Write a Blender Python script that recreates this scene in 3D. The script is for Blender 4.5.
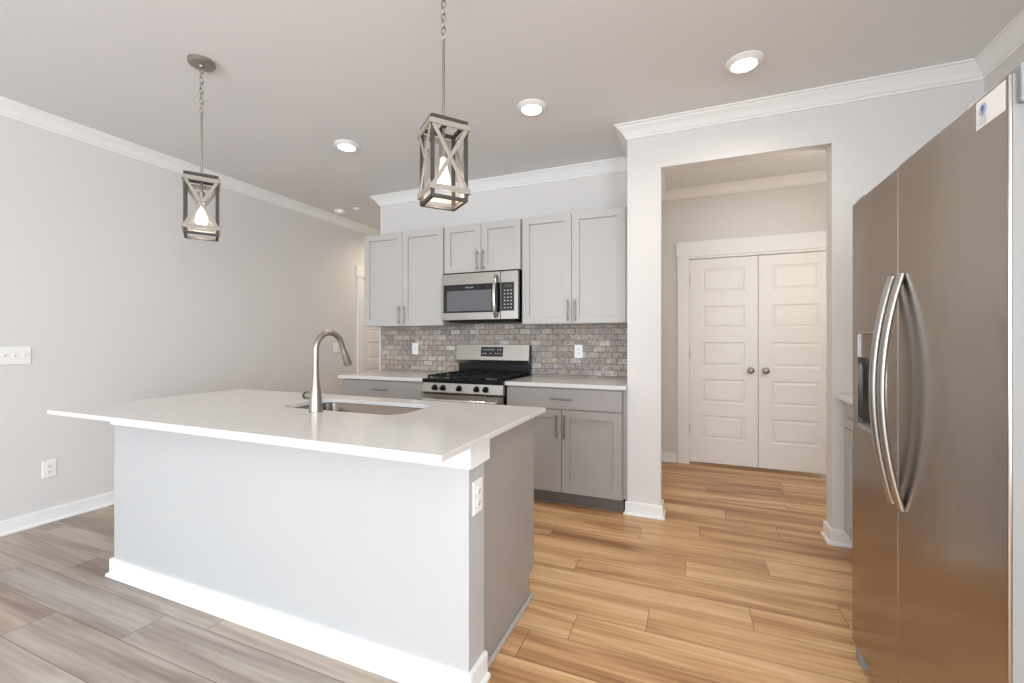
import bpy, bmesh, math, random
from mathutils import Vector, Matrix
random.seed(7)
for o in list(bpy.data.objects): bpy.data.objects.remove(o)
SC = bpy.context.scene
COL = SC.collection

# ------------------------------------------------------------------ camera
THETA, FPX, CAM_H = 0.3896, 436.67, 1.2319
cam = bpy.data.cameras.new('camera'); cam.sensor_width = 36; cam.sensor_fit = 'HORIZONTAL'
cam.lens = 36 * FPX / 1024; cam.shift_y = -1.2 / 1024; cam.clip_start = .05
cam_ob = bpy.data.objects.new('camera', cam); COL.objects.link(cam_ob)
cam_ob.location = (0, 0, CAM_H); cam_ob.rotation_euler = (math.pi / 2, 0, THETA)
SC.camera = cam_ob

# ------------------------------------------------------------------ world, daylight, exposure
SC.view_settings.view_transform = 'Standard'; SC.view_settings.look = 'None'
SC.view_settings.gamma = 1; SC.view_settings.use_curve_mapping = False
SC.view_settings.exposure = 0.12
SC.cycles.diffuse_bounces = 8; SC.cycles.max_bounces = 14
w = bpy.data.worlds.new('daylight'); SC.world = w; w.use_nodes = True
w.node_tree.nodes['Background'].inputs[0].default_value = (.80, .90, 1, 1)
w.node_tree.nodes['Background'].inputs[1].default_value = 1.0

def lamp(name, typ, loc, energy, color, rot=(0, 0, 0), **kw):
    l = bpy.data.lights.new(name, typ); l.energy = energy; l.color = color
    for k, v in kw.items(): setattr(l, k, v)
    o = bpy.data.objects.new(name, l); COL.objects.link(o); o.location = loc; o.rotation_euler = rot
    return o
DAY = (.755, .875, 1.0); WARM = (1.0, .94, .84); SOFT = (1.0, .95, .88)
# daylight by the windows behind the camera; side window added to brighten left wall
lamp('window_daylight', 'AREA', (-1.3, -4.92, 1.45), 215, DAY, (math.pi / 2, 0, 0), shape='RECTANGLE', size=4.6, size_y=1.9)
lamp('added_side_light', 'AREA', (1.44, -1.6, 1.45), 150, DAY, (math.pi / 2, 0, math.pi / 2), shape='RECTANGLE', size=2.2, size_y=1.7)

# ------------------------------------------------------------------ measures (metres)
H = 2.743
XL, XR, YB, YP, YC = -4.028, 1.478, 3.747, 3.178, 4.706
XK, XS, XO1, XO2, ZO = -3.045, -.4196, -.1943, .7865, 2.426   # kitchen wall end, side wall, opening
TW = .114                                                      # wall thickness
YREAR, YFAR = -5.0, 6.6

# ------------------------------------------------------------------ materials
def lin(*c):
    return tuple((x / 255 / 12.92 if x / 255 <= .04045 else ((x / 255 + .055) / 1.055) ** 2.4) for x in c) + (1,)
def mat(name, col, rough=.5, metal=0, **kw):
    m = bpy.data.materials.new(name); m.use_nodes = True
    b = m.node_tree.nodes['Principled BSDF']
    b.inputs['Base Color'].default_value = col; b.inputs['Roughness'].default_value = rough; b.inputs['Metallic'].default_value = metal
    for k, v in kw.items(): b.inputs[k].default_value = v
    return m
class N:
    def __init__(s, m): s.t = m.node_tree; s.b = s.t.nodes['Principled BSDF']
    def new(s, typ, **kw):
        n = s.t.nodes.new(typ)
        for k, v in kw.items(): setattr(n, k, v)
        return n
    def link(s, a, b): s.t.links.new(a, b)
    def math(s, op, a, b=None):
        n = s.new('ShaderNodeMath', operation=op)
        for i, x in enumerate((a, b)):
            if x is None: continue
            if isinstance(x, (int, float)): n.inputs[i].default_value = x
            else: s.link(x, n.inputs[i])
        return n.outputs[0]
    def mixc(s, fac, a, b, mode='MIX'):
        n = s.new('ShaderNodeMix', data_type='RGBA', blend_type=mode)
        for sock, x in ((n.inputs[0], fac), (n.inputs[6], a), (n.inputs[7], b)):
            if isinstance(x, (int, float)): sock.default_value = x
            elif isinstance(x, tuple): sock.default_value = x
            else: s.link(x, sock)
        return n.outputs[2]
    def noise(s, vec, scale, detail=3, rough=.5, dist=0):
        n = s.new('ShaderNodeTexNoise'); n.inputs['Scale'].default_value = scale; n.inputs['Detail'].default_value = detail
        n.inputs['Roughness'].default_value = rough; n.inputs['Distortion'].default_value = dist
        if vec is not None: s.link(vec, n.inputs['Vector'])
        return n.outputs['Fac']
    def ramp(s, fac, stops):
        n = s.new('ShaderNodeValToRGB'); e = n.color_ramp.elements
        while len(e) < len(stops): e.new(.5)
        for el, (p, c) in zip(e, stops): el.position = p; el.color = c
        s.link(fac, n.inputs[0]); return n.outputs[0]
    def mapping(s, vec, scale=(1, 1, 1), loc=(0, 0, 0)):
        n = s.new('ShaderNodeMapping'); n.inputs['Scale'].default_value = scale; n.inputs['Location'].default_value = loc
        s.link(vec, n.inputs[0]); return n.outputs[0]
    def coord(s, k='Object'): return s.new('ShaderNodeTexCoord').outputs[k]
    def bump(s, h, strength=.1, dist=.002):
        n = s.new('ShaderNodeBump'); n.inputs['Strength'].default_value = strength; n.inputs['Distance'].default_value = dist
        s.link(h, n.inputs['Height']); s.link(n.outputs[0], s.b.inputs['Normal'])

def paint(name, col, rough=.6, tex=.05):
    m = mat(name, col, rough); n = N(m)
    n.bump(n.noise(n.coord(), 260, 2), tex, .001)
    return m
M = {}
M['wall'] = paint('wall_paint', lin(217, 213, 209), .75)
M['ceiling'] = paint('ceiling_paint', lin(224, 224, 224), .85)
M['trim'] = mat('white_trim_paint', lin(236, 235, 232), .35)
M['door'] = mat('white_door_paint', lin(236, 233, 229), .4)
M['island'] = paint('island_white_paint', lin(184, 183, 181), .6)
M['cab'] = mat('light_grey_cabinet_paint', lin(180, 176, 172), .42)
M['cabdark'] = mat('grey_cabinet_paint', lin(158, 152, 147), .42)
M['plastic'] = mat('white_plastic', lin(238, 236, 232), .35)
M['slot'] = mat('dark_slot', lin(60, 56, 54), .6)
M['black'] = mat('black_enamel', lin(16, 16, 16), .25, **{'Specular IOR Level': .3})
M['iron'] = mat('cast_iron', lin(18, 18, 18), .6, **{'Specular IOR Level': .3})
M['glassblack'] = mat('black_glass', lin(14, 14, 16), .08)
M['screen'] = mat('microwave_window', lin(92, 92, 94), .35)
M['mark'] = mat('printed_marks', lin(196, 196, 192), .5)
M['nickel'] = mat('brushed_nickel', lin(166, 159, 150), .40, 1)
M['pull'] = mat('cabinet_pull_nickel', lin(150, 143, 133), .35, 1)
M['chrome'] = mat('polished_steel', lin(214, 212, 208), .15, 1)
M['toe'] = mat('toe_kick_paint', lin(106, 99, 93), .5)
M['greyplastic'] = mat('grey_plastic', lin(140, 142, 142), .45)
M['edgegrey'] = mat('grey_door_edge', lin(140, 138, 134), .5)
M['paper'] = mat('white_paper', lin(245, 245, 245), .5)
M['blue'] = mat('blue_print', lin(70, 120, 190), .5)
M['palegrey'] = mat('pale_grey_print', lin(190, 195, 205), .5)
M['fridgeside'] = mat('grey_painted_steel', lin(140, 138, 134), .5, 0)

def steel(name, col, rough, axis):
    m = mat(name, col, rough, 1); n = N(m)
    sc = [160, 160, 160]; sc[axis] = 1.5
    f = n.noise(n.mapping(n.coord(), tuple(sc)), 3, 3)
    n.link(n.mixc(f, tuple(c * .985 for c in col[:3]) + (1,), tuple(min(1, c * 1.015) for c in col[:3]) + (1,)), n.b.inputs['Base Color'])
    n.link(n.math('ADD', n.math('MULTIPLY', f, .04), rough - .02), n.b.inputs['Roughness'])
    return m
M['steel'] = steel('brushed_stainless', lin(168, 163, 156), .30, 0)
M['fridge'] = steel('refrigerator_stainless', lin(170, 159, 149), .22, 2)
n = N(M['fridge']); n.bump(n.noise(n.mapping(n.coord(), (1, 3, 2)), 1.6, 2), .12, .02)
M['sink'] = steel('sink_stainless', lin(142, 130, 120), .25, 0)

m = M['quartz'] = mat('white_quartz', lin(212, 208, 204), .12); n = N(m)
f = n.noise(n.coord(), 420, 2)
n.link(n.ramp(f, [(.35, lin(206, 201, 196)), (.55, lin(217, 213, 208))]), n.b.inputs['Base Color'])

# wood floor: plank = per-board random numbers, uv = metres along / across the board
m = M['floor'] = mat('oak_plank_floor', lin(205, 165, 120), .38); n = N(m)
att = n.new('ShaderNodeAttribute', attribute_name='plank'); sep = n.new('ShaderNodeSeparateColor'); n.link(att.outputs['Color'], sep.inputs[0])
uv = n.new('ShaderNodeUVMap', uv_map='uv').outputs[0]; s2 = n.new('ShaderNodeSeparateXYZ'); n.link(uv, s2.inputs[0])
cmb = n.new('ShaderNodeCombineXYZ')
n.link(n.math('ADD', s2.outputs[0], n.math('MULTIPLY', sep.outputs[0], 40)), cmb.inputs[0])
n.link(n.math('ADD', s2.outputs[1], n.math('MULTIPLY', sep.outputs[1], 10)), cmb.inputs[1])
n.link(n.math('MULTIPLY', sep.outputs[2], 20), cmb.inputs[2])
vec = cmb.outputs[0]
broad = n.noise(n.mapping(vec, (.55, 7, 1)), 1.7, 2.5, .5, .9)
grain = n.noise(n.mapping(vec, (1.5, 24, 1)), 2.0, 5, .6, 1.2)
wv = n.new('ShaderNodeTexWave', wave_type='BANDS', bands_direction='Y'); n.link(n.mapping(vec, (.35, 5, 1)), wv.inputs[0])
wv.inputs['Scale'].default_value = 2.2; wv.inputs['Distortion'].default_value = 9; wv.inputs['Detail'].default_value = 2.5; wv.inputs['Detail Scale'].default_value = .8
t = n.math('ADD', n.math('MULTIPLY', broad, .76), n.math('ADD', n.math('MULTIPLY', grain, .18), n.math('MULTIPLY', wv.outputs['Fac'], .06)))
t = n.math('ADD', t, n.math('MULTIPLY', n.math('SUBTRACT', sep.outputs[2], .5), .17))
honey = n.ramp(t, [(.28, lin(138, 94, 60)), (.41, lin(178, 132, 90)), (.54, lin(207, 164, 117)), (.70, lin(226, 190, 148))])
grey = n.ramp(t, [(.26, lin(120, 105, 95)), (.42, lin(146, 133, 123)), (.56, lin(166, 154, 144)), (.74, lin(186, 177, 168))])  # same boards with cool light mixed into the colour, by alpha
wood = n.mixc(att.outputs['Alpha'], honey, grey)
edge = n.math('MINIMUM', n.math('PINGPONG', s2.outputs[1], .1755 / 2), n.math('PINGPONG', s2.outputs[0], 1.21 / 2))
gap = n.math('LESS_THAN', edge, .0016)
n.link(n.mixc(n.math('MULTIPLY', gap, .8), wood, lin(84, 62, 44)), n.b.inputs['Base Color'])
n.link(n.math('ADD', n.math('MULTIPLY', grain, .14), .30), n.b.inputs['Roughness'])
n.bump(n.math('SUBTRACT', n.math('MULTIPLY', grain, .25), gap), .12, .001)

# tumbled stone brick tile
m = M['tile'] = mat('tumbled_stone_tile', lin(150, 145, 140), .55); n = N(m)
co = n.coord(); sx = n.new('ShaderNodeSeparateXYZ'); n.link(co, sx.inputs[0])
cb = n.new('ShaderNodeCombineXYZ'); n.link(sx.outputs[0], cb.inputs[0]); n.link(sx.outputs[2], cb.inputs[1])
warp = n.noise(co, 60, 2)
wc = n.new('ShaderNodeVectorMath', operation='ADD'); n.link(cb.outputs[0], wc.inputs[0])
wn = n.new('ShaderNodeTexNoise'); wn.inputs['Scale'].default_value = 45; n.link(co, wn.inputs['Vector'])
wm = n.new('ShaderNodeVectorMath', operation='SCALE'); n.link(wn.outputs['Color'], wm.inputs[0]); wm.inputs['Scale'].default_value = .003; n.link(wm.outputs[0], wc.inputs[1])
def brick(c1, c2, mort):
    b = n.new('ShaderNodeTexBrick'); n.link(wc.outputs[0], b.inputs['Vector'])
    b.inputs['Scale'].default_value = 1; b.inputs['Brick Width'].default_value = .104; b.inputs['Row Height'].default_value = .0515
    b.inputs['Mortar Size'].default_value = .0034; b.inputs['Mortar Smooth'].default_value = .3
    b.inputs['Color1'].default_value = c1; b.inputs['Color2'].default_value = c2; b.inputs['Mortar'].default_value = mort
    return b
bw = brick((0, 0, 0, 1), (1, 1, 1, 1), (.5, .5, .5, 1))
tone = n.ramp(bw.outputs['Color'], [(0, lin(160, 151, 146)), (.22, lin(190, 180, 172)), (.42, lin(172, 165, 163)), (.60, lin(198, 182, 164)), (.8, lin(192, 184, 178)), (1, lin(222, 214, 206))])
blot = n.noise(co, 34, 5, .7, 1.2)
tone = n.mixc(.85, tone, n.ramp(blot, [(.3, lin(96, 88, 84)), (.5, lin(188, 182, 176)), (.62, lin(224, 218, 212)), (.75, lin(250, 246, 240))]), 'MULTIPLY')
tone = n.mixc(.5, tone, tone, 'SCREEN')
big = n.noise(co, 4.5, 3)
tone = n.mixc(n.math('MULTIPLY', big, .28), tone, lin(178, 158, 136), 'OVERLAY')
n.link(n.mixc(bw.outputs['Fac'], tone, lin(118, 110, 104)), n.b.inputs['Base Color'])
n.bump(n.math('ADD', n.math('MULTIPLY', n.math('SUBTRACT', 1, bw.outputs['Fac']), 1), n.math('MULTIPLY', blot, .5)), .5, .003)

def woodlath(name, a, b):
    m = mat(name, a, .65); n = N(m)
    f = n.noise(n.mapping(n.coord(), (30, 30, 8)), 4, 4, .6)
    n.link(n.mixc(f, a, b), n.b.inputs['Base Color']); return m
M['lath'] = woodlath('weathered_grey_wood', lin(134, 125, 113), lin(172, 163, 150))
M['frame'] = woodlath('dark_pendant_metal', lin(54, 46, 39), lin(80, 71, 62))

def emit(name, col, strength):
    m = mat(name, (0.9, .9, .9, 1), .5); b = m.node_tree.nodes['Principled BSDF']
    b.inputs['Emission Color'].default_value = col; b.inputs['Emission Strength'].default_value = strength; return m
M['led'] = emit('led_diffuser', (1, .95, .88, 1), 6)
M['bulb'] = emit('frosted_bulb', (1, .97, .93, 1), 1.6)
m = M['glass'] = bpy.data.materials.new('clear_glass'); m.use_nodes = True; t_ = m.node_tree; b_ = t_.nodes['Principled BSDF']
tr = t_.nodes.new('ShaderNodeBsdfTransparent'); gl = t_.nodes.new('ShaderNodeBsdfGlossy'); gl.inputs['Roughness'].default_value = .03
mx = t_.nodes.new('ShaderNodeMixShader'); fr = t_.nodes.new('ShaderNodeFresnel'); fr.inputs[0].default_value = 1.45
t_.links.new(fr.outputs[0], mx.inputs[0]); t_.links.new(tr.outputs[0], mx.inputs[1]); t_.links.new(gl.outputs[0], mx.inputs[2])
t_.links.new(mx.outputs[0], t_.nodes['Material Output'].inputs[0]); t_.nodes.remove(b_)

# ------------------------------------------------------------------ helpers
def origin(o):
    v = Vector((0, 0, 0))
    while o: v += o.location; o = o.parent
    return v
class MB:
    """collects shapes in world coordinates; build() links them as ONE mesh object"""
    def __init__(s): s.v = []; s.f = []
    def add(s, vs, fs):
        k = len(s.v); s.v += [tuple(x) for x in vs]; s.f += [tuple(i + k for i in f) for f in fs]; return s
    def box(s, x0, x1, y0, y1, z0, z1):
        x0, x1 = sorted((x0, x1)); y0, y1 = sorted((y0, y1)); z0, z1 = sorted((z0, z1))
        return s.add([(x0, y0, z0), (x1, y0, z0), (x1, y1, z0), (x0, y1, z0), (x0, y0, z1), (x1, y0, z1), (x1, y1, z1), (x0, y1, z1)],
                     [(3, 2, 1, 0), (4, 5, 6, 7), (0, 1, 5, 4), (1, 2, 6, 5), (2, 3, 7, 6), (3, 0, 4, 7)])
    def loops(s, rings, cap0=True, cap1=True):
        n_ = len(rings[0]); vs = [p for r in rings for p in r]; fs = []
        for i in range(len(rings) - 1):
            for j in range(n_):
                a, b = i * n_ + j, i * n_ + (j + 1) % n_
                fs.append((a, b, b + n_, a + n_))
        if cap0: fs.append(tuple(reversed(range(n_))))
        if cap1: fs.append(tuple(range((len(rings) - 1) * n_, len(rings) * n_)))
        return s.add(vs, fs)
    def lathe(s, c, axis, prof, n_=24):
        """prof = [(distance along axis, radius)]"""
        ax = Vector(axis).normalized(); u = ax.orthogonal().normalized(); w_ = ax.cross(u); c = Vector(c)
        return s.loops([[c + ax * d + (u * math.cos(2 * math.pi * j / n_) + w_ * math.sin(2 * math.pi * j / n_)) * r for j in range(n_)] for d, r in prof])
    def cyl(s, c, axis, h, r, n_=24): return s.lathe(c, axis, [(0, r), (h, r)], n_)
    def tube(s, pts, rad, n_=12, closed=False, flat=None):
        pts = [Vector(p) for p in pts]; k = len(pts); rings = []
        rad = rad if isinstance(rad, (list, tuple)) else [rad] * k
        ref = None
        for i, p in enumerate(pts):
            if closed: t = (pts[(i + 1) % k] - pts[i - 1]).normalized()
            else: t = (pts[min(i + 1, k - 1)] - pts[max(i - 1, 0)]).normalized()
            if flat: u = Vector(flat); u = (u - t * u.dot(t)).normalized(); fl = .55
            else:
                u = t.orthogonal().normalized() if ref is None else (ref - t * ref.dot(t)).normalized(); fl = 1
            ref = u; w_ = t.cross(u)
            rings.append([p + (u * math.cos(2 * math.pi * j / n_) + w_ * fl * math.sin(2 * math.pi * j / n_)) * rad[i] for j in range(n_)])
        if closed: rings.append(rings[0]); return s.loops(rings, False, False)
        return s.loops(rings)
    def obox(s, c, ax, ay, az):
        """oriented box: centre and three half-extent vectors"""
        c, ax, ay, az = map(Vector, (c, ax, ay, az))
        vs = [c + ax * i + ay * j + az * k for k in (-1, 1) for j in (-1, 1) for i in (-1, 1)]
        return s.add(vs, [(0, 2, 3, 1), (4, 5, 7, 6), (0, 1, 5, 4), (1, 3, 7, 5), (3, 2, 6, 7), (2, 0, 4, 6)])
    def prism_x(s, yz, x0, x1): return s.loops([[(x0, y, z) for y, z in yz], [(x1, y, z) for y, z in yz]])
    def build(s, name, m, parent=None, bevel=0, smooth=None, seg=2):
        o_ = origin(parent)
        me = bpy.data.meshes.new(name); me.from_pydata([(x - o_.x, y - o_.y, z - o_.z) for x, y, z in s.v], [], s.f)
        bm = bmesh.new(); bm.from_mesh(me); bmesh.ops.remove_doubles(bm, verts=bm.verts, dist=1e-6); bmesh.ops.recalc_face_normals(bm, faces=bm.faces)
        bm.to_mesh(me); bm.free()
        me.materials.append(M[m] if isinstance(m, str) else m)
        o = bpy.data.objects.new(name, me); COL.objects.link(o); o.parent = parent
        if smooth:
            me.shade_smooth(); me.set_sharp_from_angle(angle=math.radians(smooth))
        if bevel:
            b = o.modifiers.new('edge', 'BEVEL'); b.width = bevel; b.segments = seg; b.limit_method = 'ANGLE'; b.angle_limit = math.radians(40)
            b.harden_normals = False
        return o
def tag(o, label, cat, group=None, kind=None):
    o['label'] = label; o['category'] = cat
    if group: o['group'] = group
    if kind: o['kind'] = kind
    return o
def thing(name, loc, label, cat, group=None):
    o = bpy.data.objects.new(name, None); COL.objects.link(o); o.location = loc; o.empty_display_size = .1
    return tag(o, label, cat, group)
def struct(o, label, cat): return tag(o, label, cat, kind='structure')

# facing: maps (a across, z, n outward) to the world
def face_y(y): return lambda a, z, n_=0: (a, y - n_, z)        # faces the camera side (-Y)
def face_yp(y): return lambda a, z, n_=0: (a, y + n_, z)
def face_x(x): return lambda a, z, n_=0: (x - n_, a, z)        # faces -X
def face_xp(x): return lambda a, z, n_=0: (x + n_, a, z)       # faces +X
def abox(mb, F, a0, a1, z0, z1, n0, n1):
    p, q = F(a0, z0, n0), F(a1, z1, n1); return mb.box(p[0], q[0], p[1], q[1], p[2], q[2])
def slab(mb, F, a0, a1, z0, z1, thick, panels, profile, c=.0015):
    """a door leaf whose front (n=0) carries sunk panels; profile = [(inset, n)] from each panel's outer edge inwards"""
    A0, A1, Z0, Z1 = a0 + c, a1 - c, z0 + c, z1 - c
    R = lambda x0, x1, y0, y1, n_: [F(x0, y0, n_), F(x1, y0, n_), F(x1, y1, n_), F(x0, y1, n_)]
    mb.loops([R(a0, a1, z0, z1, -thick), R(a0, a1, z0, z1, -c), R(A0, A1, Z0, Z1, 0)], True, False)
    p0, p1 = panels[0][0], panels[0][1]
    quad = lambda x0, x1, y0, y1: mb.add(R(x0, x1, y0, y1, 0), [(0, 1, 2, 3)])
    zs = sorted((p[2], p[3]) for p in panels)
    cuts = [Z0] + [z for p in zs for z in p] + [Z1]
    for i in range(len(cuts) - 1):
        quad(A0, p0, cuts[i], cuts[i + 1]); quad(p1, A1, cuts[i], cuts[i + 1])
    for i in range(0, len(cuts), 2): quad(p0, p1, cuts[i], cuts[i + 1])
    for z_0, z_1 in zs:
        mb.loops([R(p0, p1, z_0, z_1, 0)] + [R(p0 + i, p1 - i, z_0 + i, z_1 - i, n_) for i, n_ in profile], False, True)
    return mb
SHAKER = [(.0, -.006), (.003, -.0135)]
RAISED = [(.004, -.006), (.012, -.009), (.020, -.009), (.034, -.003)]
def pull(parent, F, a, z, length, vertical=True, name='handle', r=.0062):
    mb = MB(); h = length / 2; off = .030
    pt = (lambda t, n_: F(a, z + t, n_)) if vertical else (lambda t, n_: F(a + t, z, n_))
    mb.tube([pt(-h, off), pt(h, off)], r, 10)
    for t in (-h * .72, h * .72): mb.tube([pt(t, 0), pt(t, off)], r * .85, 10)
    return mb.build(name, 'pull', parent, smooth=50)
def sweep(path, prof, closed=False):
    """prof = [(offset from wall, z)], path = wall line with the room on its right-hand side, mitred corners"""
    mb = MB(); P_ = [Vector((x, y)) for x, y in path]; rings = []
    nr = []
    for a, b in zip(P_, P_[1:]):
        d = (b - a).normalized(); nr.append(Vector((d.y, -d.x)))
    for i, p in enumerate(P_):
        if i == 0: m_ = nr[0]
        elif i == len(P_) - 1: m_ = nr[-1]
        else:
            m_ = nr[i - 1] + nr[i]; m_ = m_ / (1 + nr[i - 1].dot(nr[i]))
        rings.append([(p.x + m_.x * d, p.y + m_.y * d, z) for d, z in prof])
    return mb.loops(rings)
CROWN = [(-.002, H - .092), (.010, H - .092), (.010, H - .080), (.017, H - .076), (.022, H - .066), (.034, H - .048), (.050, H - .031),
         (.064, H - .022), (.068, H - .014), (.079, H - .012), (.079, H - .001), (-.002, H - .001)]
BASE = [(0, .001), (.026, .001), (.026, .010), (.022, .017), (.014, .019), (.014, .086), (.011, .093), (0, .093)]

# ------------------------------------------------------------------ setting
def floor_build():
    Wd, L, Y0 = .1755, 1.21, .873
    known = {0: -2.665, 1: -2.178, 2: -1.908, 5: -.471, 6: -.178, 7: .247, 8: -.582, 9: -.029, 10: -.83, 11: -.30, 12: .048, 13: .515, 14: .222}
    bm = bmesh.new(); uvl = bm.loops.layers.uv.new('uv'); cl = bm.loops.layers.float_color.new('plank')
    rnd = random.Random(3); x0, x1 = XL - .1, XR + .1
    k0 = math.floor((YREAR - .1 - Y0) / Wd); k1 = math.ceil((YFAR + .1 - Y0) / Wd)
    for k in range(k0, k1):
        j = known.get(k, rnd.uniform(-.6, .6)); j -= math.ceil((j - x0) / L) * L
        y = Y0 + k * Wd
        while j < x1:
            a, b = max(j, x0), min(j + L, x1)
            if b - a > .005:
                f = bm.faces.new([bm.verts.new(p) for p in ((a, y, 0), (b, y, 0), (b, y + Wd, 0), (a, y + Wd, 0))])
                g_ = .92 + rnd.uniform(-.10, .10) - max(0, y - 1.15) * .25 if b < (-.69 if y < 1.35 else -1.25) else 0   # cool light of the dining side, coloured into its boards as grey
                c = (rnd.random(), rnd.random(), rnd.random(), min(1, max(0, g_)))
                for lp, (u, v) in zip(f.loops, ((a - j, 0), (b - j, 0), (b - j, Wd), (a - j, Wd))):
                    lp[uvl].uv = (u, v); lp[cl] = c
            j += L
    me = bpy.data.meshes.new('floor'); bm.to_mesh(me); bm.free(); me.materials.append(M['floor'])
    o = bpy.data.objects.new('floor', me); COL.objects.link(o)
    return struct(o, 'wood plank floor, honey boards in the kitchen with cool grey light painted into those on the dining side', 'floor')
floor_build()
struct(MB().box(XL - .15, XR + .15, YREAR - .15, YFAR + .15, H, H + .12).build('ceiling', 'ceiling'), 'flat pale painted ceiling over the kitchen', 'ceiling')
DY0, DY1, DZ = 4.592, 5.36, 2.04                                  # door opening in the left wall
wl = MB().box(XL - .12, XL, DY1, YFAR, 0, H).box(XL - .12, XL, DY0, DY1, DZ, H)
WIN = (-2.7, -.5)                                                # opening of the added side window in the right wall
wl.box(XL - .12, XL, YREAR, DY0, 0, H)
struct(wl.build('wall_left', 'wall'), 'long plain greige wall on the dining side', 'wall')
struct(MB().box(XR, XR + .12, WIN[1], YP + TW, 0, H).box(XR, XR + .12, YREAR, WIN[0], 0, H).box(XR, XR + .12, *WIN, 0, .6).box(XR, XR + .12, *WIN, 2.3, H).build('wall_right', 'wall'), 'greige wall behind the refrigerator', 'wall')
struct(MB().box(XK, XS + TW, YB, YB + TW, 0, H).build('wall_kitchen', 'wall'), 'greige wall above the grey upper cabinets', 'wall')
struct(MB().box(XS, XS + TW, YP + TW, YB, 0, H).box(XS, XS + TW, YB + TW, YC, 0, H).build('wall_side', 'wall'), 'return wall between cabinets and hallway', 'wall')
wo = MB().box(XS, XO1, YP, YP + TW, 0, H).box(XO1, XO2, YP, YP + TW, ZO, H).box(XO2, XR, YP, YP + TW, 0, H)
struct(wo.build('wall_opening', 'wall'), 'greige wall with the tall cased-free opening to the hallway', 'wall')
CX0, CX1, CZ = -.022, 1.198, 2.045                                # closet opening
wc_ = MB().box(XS, CX0, YC, YC + TW, 0, H).box(CX0, CX1, YC, YC + TW, CZ, H).box(CX1, XR + .1, YC, YC + TW, 0, H).box(CX0, CX1, YC + .6, YC + .65, 0, H)
struct(wc_.build('wall_closet', 'wall'), 'beige hallway wall around the white double doors', 'wall')
HR = 1.36
struct(MB().box(HR, HR + .1, YP + TW, YC, 0, H).build('wall_hall', 'wall'), 'hallway end wall beyond the opening', 'wall')
struct(MB().box(XK, XK + TW, YB + TW, YFAR, 0, H).build('wall_passage', 'wall'), 'passage wall behind the kitchen', 'wall')
struct(MB().box(XL, XK + TW, YFAR, YFAR + .1, 0, H).build('wall_far', 'wall'), 'end wall of the passage', 'wall')
wr = MB(); WX = (-3.6, 1.0)
wr.box(XL - .1, WX[0], YREAR - .1, YREAR, 0, H).box(WX[1], XR + .1, YREAR - .1, YREAR, 0, H).box(*WX, YREAR - .1, YREAR, 0, .5).box(*WX, YREAR - .1, YREAR, 2.4, H)
struct(wr.build('wall_rear', 'wall'), 'window wall of the living side behind the viewer', 'wall')
def window(name, F, a0, a1, z0, z1, nm):
    f = MB()
    for k in range(nm + 1):
        c = a0 + (a1 - a0) * k / nm; c = min(max(c, a0 + .03), a1 - .03)
        abox(f, F, c - .03, c + .03, z0, z1, -.08, -.03)
    for z in (z0, (z0 + z1) / 2 - .02, z1 - .05): abox(f, F, a0, a1, z, z + .05, -.075, -.035)
    o = struct(f.build(name, 'trim'), 'white framed window on the ' + ('living side' if nm > 2 else 'right wall, added to light the left wall') + ', outside the view', 'window')
    g = MB(); abox(g, F, a0, a1, z0, z1, -.057, -.053); g.build('pane', 'glass', o)
window('window_1', face_yp(YREAR), WX[0], WX[1], .5, 2.4, 3)
window('added_window', face_x(XR), WIN[0], WIN[1], .6, 2.3, 2)  # invented side window, put in as a light source

# crown and baseboards
struct(sweep([(XL, YREAR), (XL, YFAR), (XK, YFAR)], CROWN).build('trim_1', 'trim', smooth=35), 'white crown moulding along the long left wall', 'crown moulding')
struct(sweep([(XK, YFAR), (XK, YB), (XS, YB), (XS, YP), (XR, YP), (XR, YREAR)], CROWN).build('trim_2', 'trim', smooth=35), 'white crown moulding stepping over the cabinets and the opening', 'crown moulding')
struct(sweep([(XS + TW, YP + TW), (XS + TW, YC), (HR, YC), (HR, YP + TW)], CROWN).build('trim_3', 'trim', smooth=35), 'crown moulding inside the hallway above the double doors', 'crown moulding')
struct(sweep([(XL, YREAR), (XL, DY0 - .108)], BASE).build('baseboard_left', 'trim'), 'white baseboard along the long left wall', 'baseboard')
struct(sweep([(XS, 3.196), (XS, YP), (XO1, YP), (XO1, YP + TW), (XS + TW, YP + TW), (XS + TW, YC), (-.136, YC)], BASE).build('baseboard_opening', 'trim'), 'white baseboard wrapping the narrow wall left of the opening', 'baseboard')
struct(sweep([(HR - .04, YC), (HR, YC), (HR, YP + TW), (XO2, YP + TW), (XO2, YP), (.91, YP)], BASE).build('baseboard_right', 'trim'), 'white baseboard wrapping the wall end beside the refrigerator', 'baseboard')

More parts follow.
